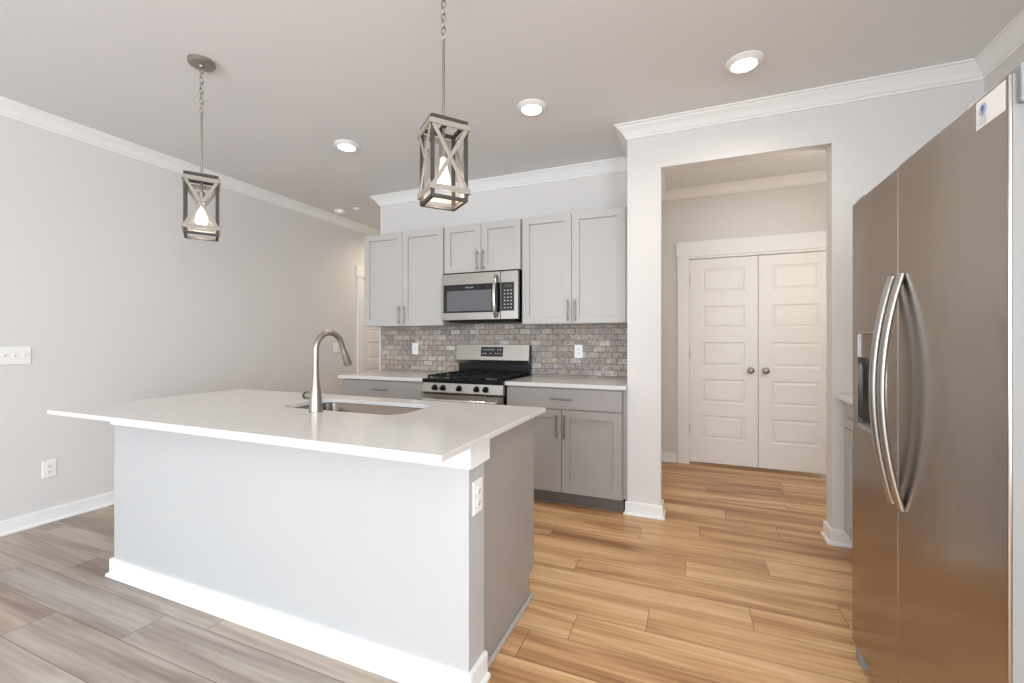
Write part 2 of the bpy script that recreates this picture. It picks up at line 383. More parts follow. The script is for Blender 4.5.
# closet casing, doors
cs = MB().box(-.128, CX0 + .004, YC - .018, YC, 0, 2.062).box(CX1 - .004, CX1 + .102, YC - .018, YC, 0, 2.062)
cs.box(-.140, CX1 + .114, YC - .026, YC, 2.062, 2.212).box(CX0, CX1, YC - .004, YC + .06, CZ - .004, CZ + .02)
struct(cs.build('trim_4', 'trim', bevel=.002), 'white flat casing and header board around the double doors', 'door casing')
PZ = [(.262, .492), (.618, .850), (.976, 1.212), (1.348, 1.568), (1.706, 1.936)]
def closet_leaf(name, x0, x1, knob_x, hinge_x, label):
    s_ = .112
    o = struct(slab(MB(), face_y(YC + .014), x0, x1, .024, 2.036, .035, [(x0 + s_, x1 - s_, a, b) for a, b in PZ], RAISED).build(name, 'door'), label, 'door')
    k = MB().lathe((knob_x, YC + .014, .945), (0, -1, 0), [(0, .030), (.005, .031), (.010, .028), (.012, .011), (.028, .011), (.034, .022), (.044, .028), (.054, .0275), (.061, .020), (.063, .0)])
    k.build('door_knob', 'nickel', o, smooth=40)
    for z in (.35, 1.10, 1.83): MB().cyl((hinge_x, YC + .008, z - .045), (0, 0, 1), .09, .0065, 12).build('hinge', 'nickel', o, smooth=40)
closet_leaf('door_1', -.0165, .5845, .522, -.0185, 'white five-panel door leaf with knob, hinged beside the hallway corner')
closet_leaf('door_2', .5895, 1.1935, .648, 1.1955, 'white five-panel door leaf with knob, nearer the refrigerator')
# hall door in the left wall
cs = MB().box(XL, XL + .018, DY0 - .102, DY0 + .006, 0, 2.062).box(XL, XL + .018, DY1 - .006, DY1 + .125, 0, 2.062).box(XL, XL + .026, DY0 - .120, DY1 + .120, 2.062, 2.212)
struct(cs.build('trim_5', 'trim', bevel=.002), 'white casing of the door at the end of the long left wall', 'door casing')
o = struct(slab(MB(), face_xp(XL - .004), DY0 + .004, DY1 - .004, .012, 2.034, .035, [(DY0 + .116, DY1 - .116, a, b) for a, b in PZ], RAISED).build('door_3', 'door'), 'white panelled door at the end of the long left wall, half hidden by the cabinets', 'door')
for z in (.30, 1.06, 1.79): MB().cyl((XL - .002, DY0 + .003, z - .045), (0, 0, 1), .09, .008, 12).build('hinge', 'slot', o, smooth=40)
MB().lathe((XL - .004, DY1 - .07, .945), (1, 0, 0), [(0, .030), (.010, .028), (.012, .011), (.028, .011), (.034, .022), (.044, .028), (.054, .0275), (.063, .0)]).build('door_knob', 'nickel', o, smooth=40)

# ------------------------------------------------------------------ kitchen back wall
YU = 3.397                                                        # front of the upper doors
def upper(x0, x1, z0, z1, yb, label, hz):
    t = thing('upper_cabinet', ((x0 + x1) / 2, YB, z0), label, 'cabinet', 'grey upper cabinets')
    MB().box(x0, x1, YU + .021, YB - .011, z0, z1).build('cabinet_body', 'cab', t, bevel=.001)
    mid = (x0 + x1) / 2; g = .0018
    for a0, a1, hx in ((x0 + g, mid - g, mid - .029), (mid + g, x1 - g, mid + .029)):
        r = .060
        d = slab(MB(), face_y(YU), a0, a1, z0 + .003, z1 - .003, .019, [(a0 + r, a1 - r, z0 + r, z1 - r)], SHAKER).build('door', 'cab', t)
        pull(d, face_y(YU), hx, hz, .175)
    return t
ZU0, ZU1 = 1.365, 2.250
upper(-2.955, -2.062, ZU0, ZU1, YB, 'grey two-door upper cabinet beside the passage, above the outlet and white counter', 1.470)
upper(-2.053, -1.318, 1.826, ZU1, YB, 'short grey two-door cabinet directly above the microwave', 1.925)
t_ = upper(-1.305, -.459, ZU0, ZU1, YB, 'grey two-door upper cabinet beside the wall with the opening', 1.470)
MB().box(-.4585, XS - .001, YU + .012, YU + .030, ZU0, ZU1).build('filler_strip', 'cab', t_)

struct(MB().box(XK + .012, XS - .001, YB - .010, YB, .914, 1.42).build('tile_backsplash', 'tile'), 'backsplash of small grey and tan stone bricks', 'backsplash')
MB().box(XK, XK + .012, YB - .012, YB, .914, 1.40).build('trim_6', 'trim'); struct(bpy.data.objects['trim_6'], 'thin white edge strip ending the stone backsplash', 'edge strip')

# base cabinets
YD = 3.125
def base_cab(x0, x1, label, two_doors=True, fill=None):
    t = thing('base_cabinet', ((x0 + x1) / 2, YB, 0), label, 'cabinet', 'grey base cabinets')
    MB().box(x0, x1, YD + .021, YB - .011, .10, .884).build('cabinet_body', 'cabdark', t, bevel=.001)
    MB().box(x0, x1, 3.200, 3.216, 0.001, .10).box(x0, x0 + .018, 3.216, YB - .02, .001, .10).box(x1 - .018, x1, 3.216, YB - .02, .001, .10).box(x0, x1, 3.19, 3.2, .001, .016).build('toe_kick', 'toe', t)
    mid = (x0 + x1) / 2; F = face_y(YD)
    mb = MB(); abox(mb, F, x0 + .003, x1 - .003, .724, .872, -.019, 0)
    d = mb.build('drawer', 'cabdark', t, bevel=.0015); pull(d, F, mid, .800, .155, False)
    for a0, a1, hx in ((x0 + .003, mid - .0018, mid - .029), (mid + .0018, x1 - .003, mid + .029)):
        r = .060
        d = slab(MB(), F, a0, a1, .106, .716, .019, [(a0 + r, a1 - r, .106 + r, .716 - r)], SHAKER).build('door', 'cabdark', t)
        pull(d, F, hx, .597, .175)
    return t
base_cab(-2.975, -2.083, 'grey base cabinet between the passage and the range, mostly hidden by the island')
t_ = base_cab(-1.329, -.449, 'grey base cabinet with one drawer and two doors, right of the range')
MB().box(-.4485, XS - .001, YD + .055, YD + .072, .10, .884).build('filler_strip', 'cabdark', t_)
def counter(name, x0, x1, y0, y1, label):
    return tag(MB().box(x0, x1, y0, y1, .8845, .914).build(name, 'quartz', bevel=.002), label, 'countertop', 'white countertops along the walls')
counter('countertop', -3.003, -2.082, 3.100, YB - .011, 'white quartz countertop left of the gas range')
counter('countertop', -1.334, XS - .001, 3.100, YB - .011, 'white quartz countertop right of the gas range')

def outlet(F, a, z, label, kind='duplex', gangs=1, w_=.072, h=.116):
    """wall plate; F maps (along, z, out)"""
    p = F(a, z, 0)
    W_ = w_ + .046 * (gangs - 1)
    t = thing('electrical_outlet' if kind == 'duplex' else 'light_switch', p, label, 'outlet' if kind == 'duplex' else 'switch')
    R = lambda x, y, n_: [F(a - x, z - y, n_), F(a + x, z - y, n_), F(a + x, z + y, n_), F(a - x, z + y, n_)]
    MB().loops([R(W_ / 2, h / 2, .0005), R(W_ / 2, h / 2, .003), R(W_ / 2 - .004, h / 2 - .004, .006)]).build('cover_plate', 'plastic', t)
    for g in range(gangs):
        c = a + (g - (gangs - 1) / 2) * .046
        if kind == 'duplex':
            for dz in (-.021, .021):
                mb = MB(); RR = lambda k, n_: [F(c + .0165 * k * math.cos(i * math.pi / 10), z + dz + .0145 * k * math.sin(i * math.pi / 10), n_) for i in range(20)]
                r_ = mb.loops([RR(1, .005), RR(1, .008), RR(.94, .009)]).build('receptacle', 'plastic', t)
                q = MB()
                for da in (-.006, .006): abox(q, F, c + da - .0014, c + da + .0014, z + dz - .003, z + dz + .006, .008, .0094)
                q.lathe(F(c, z + dz - .008, .008), Vector(F(0, 0, 1)) - Vector(F(0, 0, 0)), [(0, .0026), (.0014, .0026)], 10)
                q.build('slots', 'slot', r_)
        elif kind == 'toggle':
            mb = MB(); abox(mb, F, c - .006, c + .006, z - .012, z + .012, .005, .0075)
            e = mb.build('switch_surround', 'plastic', t)
            mb = MB(); R2 = lambda x, y0, y1, n_: [F(c - x, z + y0, n_), F(c + x, z + y0, n_), F(c + x, z + y1, n_), F(c - x, z + y1, n_)]
            mb.loops([R2(.005, -.006, .008, .007), R2(.004, .004, .012, .020)]); mb.build('toggle', 'plastic', e)
        else:
            mb = MB(); abox(mb, F, c - .0165, c + .0165, z - .033, z + .033, .005, .0085); mb.build('rocker', 'plastic', t, bevel=.001)
            mb = MB(); abox(mb, F, c - .0165, c + .0165, z - .001, z + .001, .0084, .0089); mb.build('seam', 'slot', t)
    return t
FB = face_y(YB - .010)
outlet(FB, -2.597, 1.148, 'white wall plate on the stone backsplash left of the range', 'rocker')
outlet(FB, -.907, 1.136, 'white outlet on the stone backsplash right of the range')
outlet(face_xp(XL), 1.355, 1.133, 'white four-gang switch plate high on the left wall', 'toggle', 4)
outlet(face_xp(XL), 1.547, .362, 'white outlet low on the left wall, near the floor')
outlet(face_xp(XL), 4.150, 1.143, 'small white switch plate far along the left wall, behind the faucet', 'rocker', 2)

# ------------------------------------------------------------------ microwave
def microwave():
    x0, x1, z0, z1, yf = -2.052, -1.318, 1.408, 1.811, 3.345
    t = thing('microwave', ((x0 + x1) / 2, YB, z0), 'stainless over-range microwave with black window and keypad', 'microwave')
    MB().box(x0 + .002, x1 - .002, yf + .03, YB - .011, z0 + .004, 1.8245).build('housing', 'black', t, bevel=.002)
    MB().box(x0 + .04, x1 - .05, yf + .07, YB - .05, z0 - .016, z0 + .004).build('vent_grille', 'iron', t)
    F = face_y(yf); xs = x0 + .575                                 # door / keypad split
    mb = MB(); a0, a1, c0, c1 = x0 + .022, xs - .004, z0 + .062, z1 - .094
    d = slab(MB(), F, x0, xs - .001, z0, z1, .03, [(a0, a1, c0, c1)], [(.002, -.003)], .003).build('door', 'steel', t)
    mb = MB(); abox(mb, F, a0 + .002, a1 - .002, c0 + .002, c1 - .002, -.004, -.001); mb.build('door_glass', 'glassblack', d)
    mb = MB(); abox(mb, F, a0 + .036, a1 - .080, c0 + .016, c1 - .055, -.0012, 0); mb.build('viewing_screen', 'screen', d)
    hx = xs - .040
    pts = []
    for i in range(17):
        s_ = -1 + i / 8; pts.append(F(hx, (z0 + z1) / 2 - .008 + s_ * .178, .010 + .044 * (1 - s_ ** 2) ** .6))
    MB().tube(pts, .0135, 12, flat=(1, 0, 0)).build('handle', 'chrome', d, smooth=50)
    txt(d, 'FRIGIDAIRE', F, a0 + .258, c1 - .030, .016, .0006, 'mark', 'brand_lettering')
    kp = slab(MB(), F, xs + .001, x1, z0, z1, .03, [(xs + .003, x1 - .036, z0 + .070, z1 - .094)], [(.002, -.003)], .003).build('control_panel', 'steel', t)
    mb = MB(); k0, k1, m0, m1 = xs + .005, x1 - .038, z0 + .072, z1 - .096
    abox(mb, F, k0, k1, m0, m1, -.004, -.001); mb.build('keypad', 'glassblack', kp)
    mb = MB()
    abox(mb, F, k0 + .03, k1 - .02, m1 - .036, m1 - .018, -.0012, -.0004)
    mb.build('clock_display', mat('dim_display', lin(58, 60, 44), .2), kp)
    for r_ in range(6):
        for c_ in range(3):
            mb = MB(); abox(mb, F, k0 + .026 + c_ * .029, k0 + .038 + c_ * .029, m1 - .070 - r_ * .029, m1 - .062 - r_ * .029, -.0012, -.0004); mb.build('button', 'mark', kp)
def txt(parent, s_, F, a, z, size, n_, m_, name, spacing=1.0):
    cu = bpy.data.curves.new('lettering', 'FONT'); cu.body = s_; cu.size = size; cu.align_x = 'CENTER'; cu.align_y = 'CENTER'; cu.extrude = .0002
    tmp = bpy.data.objects.new('lettering', cu); COL.objects.link(tmp)
    me = bpy.data.meshes.new_from_object(tmp.evaluated_get(bpy.context.evaluated_depsgraph_get()))
    bpy.data.objects.remove(tmp); mb = MB()
    sgn = 1
    mb.add([F(a + v.co.x * sgn, z + v.co.y, n_ + v.co.z) for v in me.vertices], [tuple(p.vertices) for p in me.polygons])
    bpy.data.meshes.remove(me)
    return mb.build(name, m_, parent)
microwave()

# ------------------------------------------------------------------ gas range
def gas_range():
    x0, x1, yf = -2.062, -1.336, 3.062
    t = thing('gas_range', ((x0 + x1) / 2, YB, 0), 'stainless gas range with black grates, below the microwave', 'range')
    MB().box(x0 + .003, x1 - .003, yf + .03, 3.70, .06, .886).build('range_body', 'black', t, bevel=.002)
    for lx in (x0 + .05, x1 - .05):
        for ly in (yf + .10, 3.62): MB().cyl((lx, ly, .001), (0, 0, 1), .06, .018, 12).build('leg', 'black', t, smooth=40)
    F = face_y(yf)
    MB().prism_x([(yf + .06, .800), (yf + .004, .800), (yf - .004, .810), (yf + .008, .886), (yf + .06, .886)], x0, x1).build('control_panel', 'steel', t, bevel=.002)
    ct_ = MB().box(x0, x1, yf + .002, 3.70, .8865, .917).build('cooktop', 'black', t, bevel=.004)
    for i, kx in enumerate((-1.938, -1.862, -1.714, -1.558, -1.478)):
        c = Vector((kx, yf + .002, .848)); ax = Vector((0, -1, -.16))
        k = MB().lathe(c, ax, [(0, .024), (.006, .024), (.008, .021), (.028, .018), (.031, .016)], 20).build('knob', 'black', t, smooth=40)
        MB().obox(c + ax * .031, (.0035, 0, 0), (0, -.004, 0), (0, 0, .015)).build('knob_grip', 'iron', k, bevel=.001)
    d = slab(MB(), F, x0 + .004, x1 - .004, .215, .792, .028, [(x0 + .12, x1 - .12, .34, .62)], [(.002, -.002)], .003).build('oven_door', 'steel', t)
    mb = MB(); abox(mb, F, x0 + .122, x1 - .122, .342, .618, -.004, -.001); mb.build('oven_window', 'glassblack', d)
    mb = MB().tube([F(x0 + .035, .750, .048), F(x1 - .035, .750, .048)], .014, 14)
    for hx in (x0 + .06, x1 - .06): mb.tube([F(hx, .750, 0), F(hx, .750, .048)], .010, 10)
    mb.build('handle', 'chrome', d, smooth=50)
    mb = MB(); abox(mb, F, x0 + .004, x1 - .004, .065, .208, -.026, 0); mb.build('storage_drawer', 'steel', t, bevel=.002)
    # backguard
    MB().box(x0 - .006, x1 - .004, 3.690, YB - .012, .914, 1.185).build('backguard', 'black', t, bevel=.002)
    MB().prism_x([(3.692, 1.034), (3.668, 1.014), (3.652, 1.050), (3.673, 1.193), (3.700, 1.193)], x0 - .016, x1 - .006).build('backguard_panel', 'steel', t, bevel=.002)
    bk = bpy.data.objects['backguard_panel']
    nrm = Vector((0, -.134, .020)).normalized()
    mb = MB(); c = Vector((-1.704, 3.6615, 1.126)); up = Vector((0, .020, .134)).normalized()
    mb.obox(c, (.112, 0, 0), up * .045, nrm * .0015); mb.build('display', 'glassblack', bk)
    for i in range(8):
        for j, dz in enumerate((.018, -.016)):
            if (i, j) in ((2, 1), (5, 0), (4, 1)): continue
            mb = MB().obox(c + Vector((-.088 + i * .025, 0, 0)) + up * dz + nrm * .0016, (.007, 0, 0), up * .0035, nrm * .0003)
            mb.build('touch_button', 'mark', bk)
    # burners and grates
    bs = [(x0 + .17, yf + .17), (x1 - .17, yf + .17), (x0 + .17, yf + .46), (x1 - .17, yf + .46), ((x0 + x1) / 2, yf + .315)]
    for i, (bx, by) in enumerate(bs):
        b = MB().lathe((bx, by, .9142), (0, 0, 1), [(0, .052), (.004, .050), (.005, .040), (.014, .040)], 24).build('burner', 'greyplastic', t, smooth=40)
        MB().lathe((bx, by, .9284), (0, 0, 1), [(0, .036), (.004, .038), (.007, .030), (.008, .0)], 24).build('burner_cap', 'iron', b, smooth=40)
    wd = (x1 - x0 - .05) / 3
    for g in range(3):
        a, b = x0 + .025 + g * wd + .003, x0 + .025 + (g + 1) * wd - .003; ya, yb_ = yf + .045, yf + .585; mb = MB(); zt = .944
        for yy in (ya, yb_, (ya + yb_) / 2): mb.box(a, b, yy - .006, yy + .006, zt - .014, zt)
        for xx in (a + .006, b - .006): mb.box(xx - .006, xx + .006, ya, yb_, zt - .014, zt)
        cx_ = (a + b) / 2
        for yy in ((ya + .135, yb_ - .135)):
            mb.box(a, cx_ - .022, yy - .005, yy + .005, zt - .012, zt + .003); mb.box(cx_ + .022, b, yy - .005, yy + .005, zt - .012, zt + .003)
            mb.box(cx_ - .005, cx_ + .005, yy - .13, yy - .03, zt - .012, zt + .003); mb.box(cx_ - .005, cx_ + .005, yy + .03, yy + .13, zt - .012, zt + .003)
        for xx in (a + .008, b - .008):
            for yy in (ya, yb_): mb.box(xx - .007, xx + .007, yy - .007, yy + .007, .914, zt)
        mb.build('grate', 'iron', t, bevel=.0015)
gas_range()

# ------------------------------------------------------------------ island
IX0, IX1, IY0, IY1, IZ = -2.834, -.6615, 1.081, 2.048, .9014
BX0, BX1, BY0, BYW = -2.800, -.704, 1.3255, 1.446
def rrect(x0, x1, y0, y1, r, z, k=6):
    P_ = []
    for cx, cy, a in ((x1 - r, y1 - r, 0), (x0 + r, y1 - r, 90), (x0 + r, y0 + r, 180), (x1 - r, y0 + r, 270)):
        for i in range(k + 1):
            t = math.radians(a + 90 * i / k); P_.append((cx + r * math.cos(t), cy + r * math.sin(t), z))
    return P_
SK = (-1.915, -1.195, 1.572, 1.905, .085)
def island():
    t = thing('kitchen_island', ((BX0 + BX1) / 2, 1.7, 0), 'white kitchen island base with grey cabinet end, under the big quartz top', 'island')
    MB().box(BX0, BX1, BY0, BYW, .001, .8815).build('half_wall', 'island', t, bevel=.002)
    mb = MB(); e = .0125
    mb.box(BX0 - e, BX1 + e, BY0 - e, BY0, .793, .8815).box(BX1, BX1 + e, BY0, BYW + .022, .793, .8815).box(BX0 - e, BX0, BY0, BYW + .022, .793, .8815)
    mb.build('cap_trim', 'trim', t, bevel=.0015)
    sweep([(BX0, BYW), (BX0, BY0), (BX1, BY0), (BX1, BYW)], [(d, z) for d, z in BASE]).build('baseboard', 'trim', t)
    gx = BX1 - .011; g0 = BX0 + .011
    yz = [(BYW, .001), (1.962, .001), (1.962, .116), (2.010, .116), (2.010, .8815), (BYW, .8815)]
    MB().prism_x(yz, gx - .018, gx).build('end_panel', 'cabdark', t, bevel=.001)
    MB().prism_x(yz, g0, g0 + .018).build('end_panel', 'cabdark', t, bevel=.001)
    MB().box(g0 + .018, gx - .018, 1.99, 2.010, .116, .8815).build('cabinet_face', 'cabdark', t)
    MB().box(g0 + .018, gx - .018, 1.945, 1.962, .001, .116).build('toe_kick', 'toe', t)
    MB().box(g0 + .018, gx - .018, BYW, 1.945, .1, .116).build('cabinet_floor', 'cabdark', t)
    MB().prism_x([(BYW + .02, .001), (BYW + .02, .001), (1.982, .001), (1.982, .019)][1:] + [(BYW + .02, .019)], gx, gx + .014).build('shoe_moulding', 'cab', t, bevel=.004)
    nd = 5; wd = (gx - g0) / nd; F = face_yp(2.0305)
    for i in range(nd):
        a0, a1 = g0 + i * wd + .002, g0 + (i + 1) * wd - .002
        d = slab(MB(), F, a0, a1, .120, .876, .0185, [(a0 + .06, a1 - .06, .176, .816)], SHAKER).build('door', 'cabdark', t)
        pull(d, F, a1 - .035 if i % 2 == 0 else a0 + .035, .76, .155)
    # worktop with the sink cut-out
    bm = bmesh.new()
    z0, z1 = IZ - .0195, IZ
    def loop(pts): 
        vs = [bm.verts.new(p) for p in pts]; return vs, [bm.edges.new((vs[i], vs[(i + 1) % len(vs)])) for i in range(len(vs))]
    sides = []
    c = .0025
    for z, cc in ((z1, c), (z0, 0)):
        o_, oe = loop([(IX0 + cc, IY0 + cc, z), (IX1 - cc, IY0 + cc, z), (IX1 - cc, IY1 - cc, z), (IX0 + cc, IY1 - cc, z)])
        i_, ie = loop(rrect(*SK[:4], SK[4], z))
        bmesh.ops.triangle_fill(bm, edges=oe + ie, use_beauty=True)
        sides.append((o_, i_))
    m_, _ = loop([(IX0, IY0, z1 - c), (IX1, IY0, z1 - c), (IX1, IY1, z1 - c), (IX0, IY1, z1 - c)])
    for A, B in ((sides[0][0], m_), (m_, sides[1][0]), (sides[0][1], sides[1][1])):
        for i in range(len(A)): j = (i + 1) % len(A); bm.faces.new((A[i], A[j], B[j], B[i]))
    bmesh.ops.recalc_face_normals(bm, faces=bm.faces)
    me = bpy.data.meshes.new('island_countertop'); bm.to_mesh(me); bm.free(); me.materials.append(M['quartz'])
    o = bpy.data.objects.new('island_countertop', me); COL.objects.link(o)
    tag(o, 'large white quartz island top overhanging the white base', 'countertop')
    # undermount sink
    x0, x1, y0, y1, r = SK; e = .003
    t = thing('kitchen_sink', ((x0 + x1) / 2, (y0 + y1) / 2, .66), 'stainless undermount sink set in the island top', 'sink')
    R = lambda g, z, rr: rrect(x0 - g, x1 + g, y0 - g, y1 + g, rr, z)
    zt = z0 - .0005
    mb = MB().loops([R(.02, zt, r + .02), R(e, zt, r), R(0, zt - .004, r), R(-.004, .74, r), R(-.012, .705, r * .9), R(-.04, .690, r * .6), R(-.10, .686, .04)], False, True)
    mb.loops([R(.02, zt, r + .02), R(.02, zt - .002, r + .02), R(.006, zt - .006, r), R(.002, .74, r), R(-.006, .70, r * .9), R(-.04, .684, r * .6), R(-.10, .680, .04)], False, True)
    mb.build('basin', 'sink', t, smooth=40)
    MB().lathe(((x0 + x1) / 2, (y0 + y1) / 2, .6862), (0, 0, 1), [(0, .056), (.003, .054), (.003, .040), (.0012, .036), (.0012, .0)], 24).build('drain', 'chrome', t, smooth=40)
    # faucet
    fx, fy = -1.603, 1.520
    t = thing('faucet', (fx, fy, IZ), 'tall brushed nickel gooseneck faucet standing beside the sink on the island', 'faucet')
    MB().lathe((fx, fy, IZ + .0003), (0, 0, 1), [(0, .0295), (.004, .0300), (.02, .0288), (.06, .0262), (.09, .0225), (.12, .0178), (.15, .0150), (.172, .0142)], 28).build('body', 'nickel', t, smooth=40)
    pts = [(fx, fy, IZ + .172), (fx, fy, IZ + .22), (fx, fy, 1.150)]; cy, cz, rr = fy + .083, 1.186, .083
    for i in range(15):
        a = math.radians(180 - i * 162 / 14); pts.append((fx, cy + rr * math.cos(a), cz + rr * math.sin(a)))
    pts.append((fx, pts[-1][1] + .008, pts[-1][2] - .022))
    MB().tube(pts, .0135, 16).build('gooseneck', 'nickel', t, smooth=50)
    e0 = Vector(pts[-1]); dr = (Vector((fx, 1.727, 1.108)) - e0)
    MB().lathe(e0 - dr * .02, dr, [(0, .0142), (dr.length * .1, .0158), (dr.length * .5, .0175), (dr.length * .92, .0205), (dr.length, .0200), (dr.length * 1.0, .016)], 24).build('spray_head', 'nickel', t, smooth=40)
    MB().lathe((fx - .018, fy, .975), (-1, 0, 0), [(0, .0165), (.036, .0165)], 20).build('handle_hub', 'nickel', t, smooth=40)
    MB().lathe((fx - .054, fy, .975), (-1, 0, 0), [(0, .0185), (.004, .0185)], 20).build('seal_ring', 'black', t, smooth=40)
    hl = MB().lathe((fx - .058, fy, .975), (-1, 0, 0), [(0, .0170), (.012, .0160), (.018, .009), (.019, 0)], 20)
    hl.tube([(fx - .068, fy, .975), (fx - .080, fy + .004, .978), (fx - .090, fy + .008, .981)], [.0085, .0075, .006], 10)
    hl.build('lever', 'nickel', t, smooth=40)
    outlet(face_xp(BX1), 1.388, .678, 'white outlet on the end of the island half wall', h=.118)
island()

# ------------------------------------------------------------------ refrigerator and cabinet beside it
def fridge():
    xf, y0, y1, ys, z0, z1 = .584, 1.180, 2.093, 1.681, .060, 1.763
    t = thing('refrigerator', (1.0, (y0 + y1) / 2, 0), 'stainless side-by-side refrigerator with curved handles and dispenser', 'refrigerator')
    MB().box(xf + .080, 1.40, y0 + .006, y1 - .006, .045, 1.745).build('cabinet_body', 'fridgeside', t, bevel=.004)
    F = face_x(xf)
    def handle(dr, y):
        pts = []
        for i in range(25):
            s_ = -1 + i / 12; pts.append((xf - .004 - .048 * (1 - abs(s_) ** 2.0), y, 1.078 + s_ * .352))
        h = MB().tube(pts, .0165, 14, flat=(0, 1, 0)); h.build('handle', 'fridge_handle', dr, smooth=50)
    M['fridge_handle'] = mat('satin_steel_handle', lin(188, 185, 180), .28, 1)
    dn = MB().box(xf, xf + .068, y0, ys - .002, z0, z1).build('door', 'fridge', t, bevel=.003, seg=2)
    MB().box(xf + .006, xf + .066, y0 - .0015, y0 + .0005, z0 + .002, z1 - .002).build('door_edge', 'edgegrey', dn)
    dn['label'] = 'wider plain door nearer the viewer'
    handle(dn, ys - .033)
    # dispenser door: front with the opening of the dispenser
    a0, a1, d0, d1 = 1.772, 2.028, .905, 1.262
    df = slab(MB(), F, ys + .002, y1, z0, z1, .068, [(a0, a1, d0, d1)], [(.003, -.003), (.003, -.050)], .005).build('door', 'fridge', t)
    df['label'] = 'narrower door with the water dispenser'
    handle(df, ys + .034)
    g = MB()
    for q in ((a0, a0 + .005, d0, d1), (a1 - .005, a1, d0, d1), (a0, a1, d0, d0 + .005), (a0, a1, d1 - .005, d1)): abox(g, F, *q, -.012, .002)
    bz = g.build('dispenser_bezel', 'chrome', df)
    mb = MB(); abox(mb, F, a0 + .005, a1 - .005, d1 - .095, d1 - .005, -.040, -.003); cp = mb.build('dispenser_controls', mat('floor_reflection_brown', lin(112, 90, 71), .35), df, bevel=.002)  # panel colour holds the brown reflection of the floor
    mb = MB(); abox(mb, F, a0 + .0035, a1 - .0035, d0 + .005, d1 - .095, -.0495, -.046); mb.build('dispenser_cavity', mat('blue_grey_plastic', lin(58, 62, 72), .12), df)
    mb = MB(); abox(mb, F, (a0 + a1) / 2 - .05, (a0 + a1) / 2 + .05, d0 + .09, d1 - .12, -.043, -.034); mb.build('dispenser_paddle', 'glassblack', df, bevel=.004)
    mb = MB(); abox(mb, F, a0 + .006, a1 - .006, d0 + .005, d0 + .016, -.045, .004); mb.build('drip_tray', 'greyplastic', df, bevel=.002)
    MB().box(xf + .05, xf + .085, y0 + .02, y1 - .02, .004, .055).build('base_grille', 'greyplastic', t, bevel=.003)
    for fy in (y0 + .07, y1 - .045):
        MB().prism_x([(fy - .03, .001), (fy + .034, .001), (fy + .030, .048), (fy - .022, .048)], xf + .008, xf + .075).build('leg', 'greyplastic', t, bevel=.003)
    for fy in (y0 + .012, y1 - .055):
        MB().box(xf + .012, xf + .14, fy - .024, fy + .045, z1 - .005, z1 + .014).build('hinge_cover', 'greyplastic', t, bevel=.004)
    MB().box(xf + .012, xf + .064, y0 - .014, y0 + .001, z1 - .064, z1 + .003).build('door_end_cap', 'greyplastic', t, bevel=.003)
    # sticker with the code area left blank
    F2 = face_x(xf - .0002)
    s = thing('sticker', (xf, 1.236, 1.725), 'white paper sticker with a blue emblem at the top of the refrigerator door', 'sticker')
    mb = MB(); abox(mb, F2, 1.188, 1.284, 1.694, 1.755, 0, .0006); p_ = mb.build('paper', 'paper', s)
    F3 = face_x(xf - .0010)
    mb = MB().lathe(F3(1.260, 1.731, 0), (-1, 0, 0), [(0, .0145), (.0003, .0145)], 24)
    mb.build('emblem', 'palegrey', s)
    mb = MB(); mb.lathe(F3(1.260, 1.734, .0003), (-1, 0, 0), [(0, .0062), (.0003, .0062)], 16); abox(mb, F3, 1.2580, 1.2620, 1.7205, 1.731, .0003, .0006); mb.build('emblem_mark', 'blue', s)
    mb = MB()
    for i, z in enumerate((1.7130, 1.7085, 1.7040, 1.6995)): abox(mb, F3, 1.246 + .002 * (i % 2), 1.276 - .003 * (i % 2), z, z + .0016, 0, .0003)
    mb.build('printed_lines', 'palegrey', s)
fridge()
def side_cab():
    y0, y1, xf = 2.110, 3.150, .837
    t = thing('base_cabinet', (1.15, (y0 + y1) / 2, 0), 'grey base cabinet tucked between the refrigerator and the opening wall', 'cabinet', 'grey base cabinets')
    MB().box(xf + .021, XR - .001, y0, y1, .10, .884).build('cabinet_body', 'cab', t, bevel=.001)
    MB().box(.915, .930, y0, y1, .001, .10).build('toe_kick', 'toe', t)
    F = face_x(xf); nd = 2; wd = (y1 - .02 - y0) / nd
    MB().box(xf + .003, xf + .021, y1 - .018, y1, .10, .884).build('filler_strip', 'cab', t)
    for i in range(nd):
        a0, a1 = y0 + i * wd + .002, y0 + (i + 1) * wd - .002
        mb = MB(); abox(mb, F, a0, a1, .724, .872, -.019, 0); d = mb.build('drawer', 'cab', t, bevel=.0015); pull(d, F, (a0 + a1) / 2, .80, .155, False)
        d = slab(MB(), F, a0, a1, .106, .716, .019, [(a0 + .06, a1 - .06, .166, .656)], SHAKER).build('door', 'cab', t)
        pull(d, F, a0 + .035 if i else a1 - .035, .605, .155)
    tag(MB().box(.803, XR - .001, 2.110, YP - .001, .8845, .914).build('countertop', 'quartz', bevel=.002), 'white countertop corner peeking out beside the refrigerator', 'countertop', 'white countertops along the walls')
side_cab()

